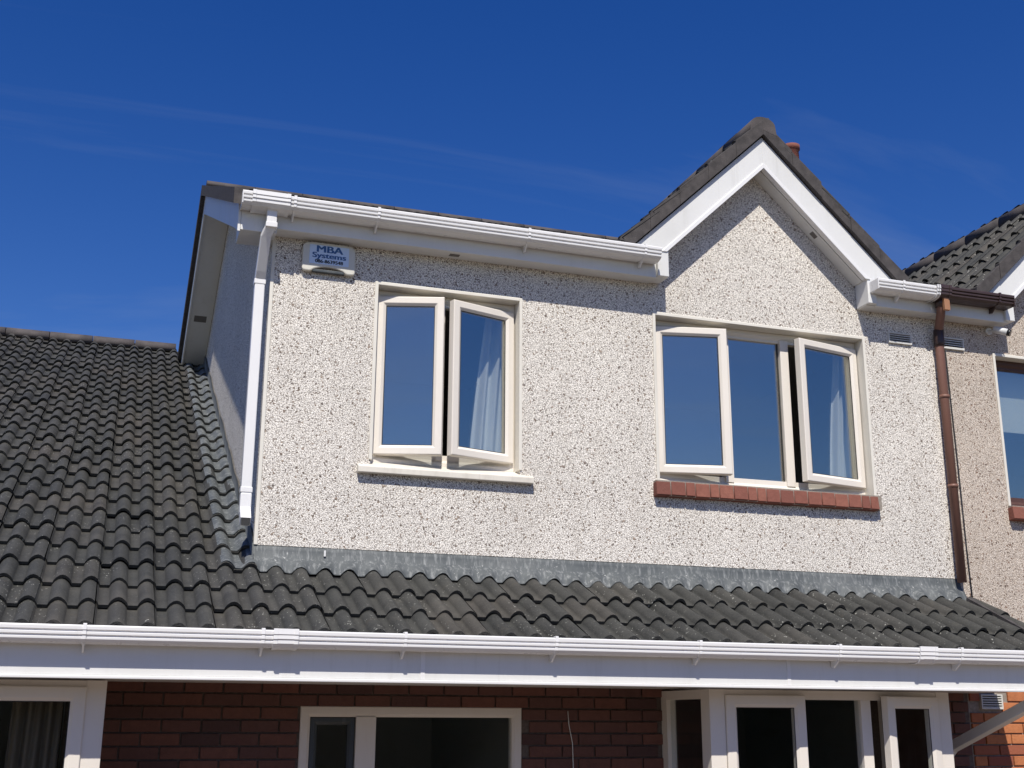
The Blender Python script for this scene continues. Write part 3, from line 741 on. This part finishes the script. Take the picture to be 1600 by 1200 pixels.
# centre window
wd = build(ring(MB(), DW[0], DW[1], DW[2], DW[3], .062, -.005, .075).box(.672, .795, -.004, .074, DW[2]+.06, DW[3]-.06), 'window', 'cream_upvc', house, .002)
tag(wd, 'cream ground-floor window with one narrow dark-framed light and one wide pane')
build(ring(MB(), .395, .671, DW[2]+.063, 1.455, .045, .018, .06), 'sash', 'dark_frame', wd, .002)
build(MB().box(.436, .630, .036, .044, DW[2]+.1, 1.413), 'pane', 'clear_glass', wd)
build(MB().box(.797, 1.671, .036, .044, DW[2]+.064, 1.454), 'pane', 'clear_glass', wd)
# box bays
def bay(x0, x1, label, lights, right_ret=True):
    yf = -.68; zt = 1.632; zb = .15
    m = MB()
    m.box(x0, x0+.104, yf, yf+.09, zb, zt); m.box(x1-.10, x1, yf, yf+.09, zb, zt)
    m.box(x0+.104, x1-.10, yf+.004, yf+.08, 1.575, zt-.001); m.box(x0+.104, x1-.10, yf+.004, yf+.08, zb, zb+.06)
    for a, b_ in lights['mull']: m.box(a, b_, yf+.005, yf+.078, zb+.06, 1.575)
    o = build(m, 'bay_window', 'cream_upvc', house, .002); tag(o, label)
    for xa in (x0, x1-.07):                       # returns to the wall
        r = MB(); r.box(xa+.002, xa+.068, -.075, .008, zb, zt); r.box(xa+.002, xa+.068, yf+.091, -.56, zb, zt)
        r.box(xa+.002, xa+.068, -.56, -.075, 1.575, zt-.001); r.box(xa+.002, xa+.068, -.56, -.075, zb, zb+.06)
        build(r, 'bay_return', 'cream_upvc', o, .002); build(MB().box(xa+.03, xa+.038, -.56, -.075, zb+.06, 1.575), 'pane' if xa == x0 else 'return_dark_sheet', 'clear_glass' if xa == x0 else 'brown_frame', o)  # far return filled by an added dark sheet so the interior reads shaded
    box('bay_apron', 'red_brick', o, x0+.005, x1-.005, yf+.02, .008, GZ, zb-.004)
    for hx, w, hinge, ang in lights['sash']: sash(o, hx, zb+.03, w, 1.60-zb-.03, hinge, ang, yf-.002, gl='clear_glass', fw=.075)
    for a, b_ in lights['fixed']: build(MB().box(a, b_, yf+.03, yf+.038, zb+.06, 1.575), 'pane', 'clear_glass', o)
    return o
bay(2.712, 4.462, 'cream box bay window with one ajar sash next to the orange brick wall', dict(mull=[(3.345, 3.368), (3.789, 3.862)], sash=[(2.818, .545, 'L', R_(2.5)), (4.365, .45, 'R', R_(10))], fixed=[(3.368, 3.789)]))
bay(-2.55, -.790, 'cream box bay window under the tiled roof beyond the dark brick', dict(mull=[(-1.98, -1.92), (-1.45, -1.40)], sash=[(-.888, .52, 'R', R_(1.5)), (-2.45, .5, 'L', R_(1.5))], fixed=[(-1.92, -1.45)]))
curtain('curtain', -1.25, -1.0, -1.28, -1.0, 0, 1.6, -.42, 'curtain_beige', 'beige curtain behind the bay window beside the dark brick wall', 5, .02)

# ------------------------------------------------------------------ small things
def louvre(name, parent, x0, x1, z0, z1, y, n, mat, label=None):
    m = MB().rectsweep(x0, x1, z0, z1, [(0, y+.02), (0, y-.006), (.010, y-.006), (.010, y+.02)])
    o = build(m, name, mat, parent, .0015)
    build(MB().box(x0+.009, x1-.009, y+.012, y+.016, z0+.009, z1-.009), 'vent_back', 'vent_dark', o)
    h = (z1-z0-.02)/n
    for k in range(n):
        za = z0+.010+h*k
        build(MB().prism([(x0+.009, y-.004, za+.001), (x0+.009, y+.010, za+h*.52), (x0+.009, y+.011, za+h*.60), (x0+.009, y-.004, za+h*.45)], (x1-x0-.018, 0, 0)), 'vent_slat', mat, o)
    if label: tag(o, label)
    return o
louvre('wall_vent', house, 4.727, 4.936, 4.268, 4.356, -.012, 4, 'vent_white'); louvre('wall_vent', nbr, 5.222, 5.428, 4.274, 4.368, -.012, 4, 'vent_white')
louvre('air_brick', nbr, VT[0], VT[1], VT[2], VT[3], -.010, 5, 'vent_white')

# alarm box with lettering
al = empty('alarm_box', (.362, 0, 4.275)); tag(al, 'cream alarm box with a pale blue panel under the eave', 'alarm box')
x0, x1, z0, z1 = .188, .540, 4.282, 4.488
def arch(t): return .032*math.sin(math.pi*t)**.6 if 0 < t < 1 else 0
out = [(x0+.012, z0), (x0+.05, z0)]
for k in range(13): t = k/12; out.append((x0+.062+(x1-x0-.124)*t, z0+.004+arch(t)))
out += [(x1-.05, z0), (x1-.012, z0), (x1, z0+.012), (x1, z1-.03), (x1-.02, z1-.008), (x1-.06, z1), (x0+.06, z1), (x0+.02, z1-.008), (x0, z1-.03), (x0, z0+.012)]
build(MB().prism([(x, -.040, z) for x, z in out], (0, .036, 0)), 'case', 'alarm_case', al, .008)
build(MB().box(x0+.07, x1-.07, -.034, -.006, z0+.0, z0+.02), 'lamp_lens', 'dark_frame', al, .004)
pn = build(MB().box(x0+.045, x1-.045, -.0425, -.0395, z0+.052, z1-.020), 'panel', 'alarm_panel', al)
def lettering(txt, cx, z, size, sx, mat, shear=0):
    c = bpy.data.curves.new('lettering', 'FONT'); c.body = txt; c.size = size; c.align_x = 'CENTER'; c.extrude = .0006; c.offset = 0; c.shear = shear
    t = bpy.data.objects.new('tmp', c); C.objects.link(t); dg = bpy.context.evaluated_depsgraph_get()
    me = bpy.data.meshes.new_from_object(t.evaluated_get(dg)); bpy.data.objects.remove(t)
    bm = bmesh.new(); bm.from_mesh(me); m2 = me.copy(); m2.transform(Matrix.Translation((size*.035, 0, .0004))); bm.from_mesh(m2); m2.transform(Matrix.Translation((-size*.07, 0, .0004))); bm.from_mesh(m2); bm.to_mesh(me); bm.free()
    me.transform(Matrix.Translation((cx, -.0434, z)) @ Matrix.Rotation(R_(90), 4, 'X') @ Matrix.Diagonal((sx, 1, 1, 1)))
    me.materials.clear(); me.materials.append(MAT[mat]); o = bpy.data.objects.new('lettering', me); link(o, pn); return o
xc = (x0+x1)/2
lettering('MBA', xc, 4.4185, .066, 1.34, 'ink_blue'); lettering('Systems', xc, 4.3785, .052, 1.34, 'ink_blue'); lettering('086-8639548', xc, 4.3440, .033, 1.06, 'ink_black')

# security camera under the neighbour's soffit
sc_ = empty('security_camera', (5.71, 0, 4.42)); tag(sc_, 'small white security camera on the tan wall beneath the brown gutter', 'camera')
build(MB().tube([(5.685, -.002, 4.462), (5.685, -.02, 4.462)], .030, 14), 'base', 'white_upvc', sc_)
build(MB().tube([(5.685, -.018, 4.462), (5.69, -.07, 4.452), (5.705, -.10, 4.445)], .010, 10), 'arm', 'white_upvc', sc_)
build(MB().tube([(5.680, -.075, 4.462), (5.745, -.15, 4.418)], .028, 14), 'body', 'white_upvc', sc_)
build(MB().tube([(5.7445, -.1495, 4.4185), (5.760, -.168, 4.408)], .027, 14), 'lens', 'camera_lens', sc_)
# cables
def cable(name, pts, r, mat, label): return tag(build(MB().tube(pts, r, 6), name, mat), label, 'cable')
cable('cable', [(5.245, -.012, 4.36), (5.248, -.014, 4.15), (5.256, -.012, 3.7), (5.262, -.015, 3.2), (5.268, -.012, 2.7), (5.275, -.015, 2.30)], .0042, 'black_rubber', 'thin black cable hanging down the wall beside the brown downpipe')
cable('cable', [(2.045, -.012, 1.50), (2.05, -.014, 1.42), (2.075, -.012, 1.30), (2.08, -.013, 1.1), (2.085, -.012, .6)], .003, 'vent_white', 'thin pale cable running down the dark red brick wall')

# hedge across the road, seen only as a reflection
hd = empty('hedge', (2, -24, GZ)); tag(hd, 'tall dark green hedge across the road, behind the viewpoint', 'hedge')
m = MB(); rnd = random.Random(3)
for i in range(9000):
    x = rnd.uniform(-45, 50); z = GZ + 5.0*rnd.random()**.7 + .5*math.sin(x*.7)*(rnd.random()); y = -24+rnd.uniform(-.9, .9); s = .28
    a = Vector((rnd.uniform(-1, 1), rnd.uniform(-1, 1), rnd.uniform(-1, 1))).normalized(); c = a.orthogonal().normalized()
    p = Vector((x, y, z)); m.add([p-a*s, p+c*s*.6, p+a*s, p-c*s*.6], [(0, 1, 2, 3)])
fo = bpy.data.meshes.new('foliage'); fo.from_pydata(m.v, [], m.f); fo.materials.append(MAT['hedge_leaf']); link(bpy.data.objects.new('foliage', fo), hd)
build(MB().box(-45, 50, -24.5, -23.5, GZ, 3.6), 'core', 'hedge_leaf', hd)
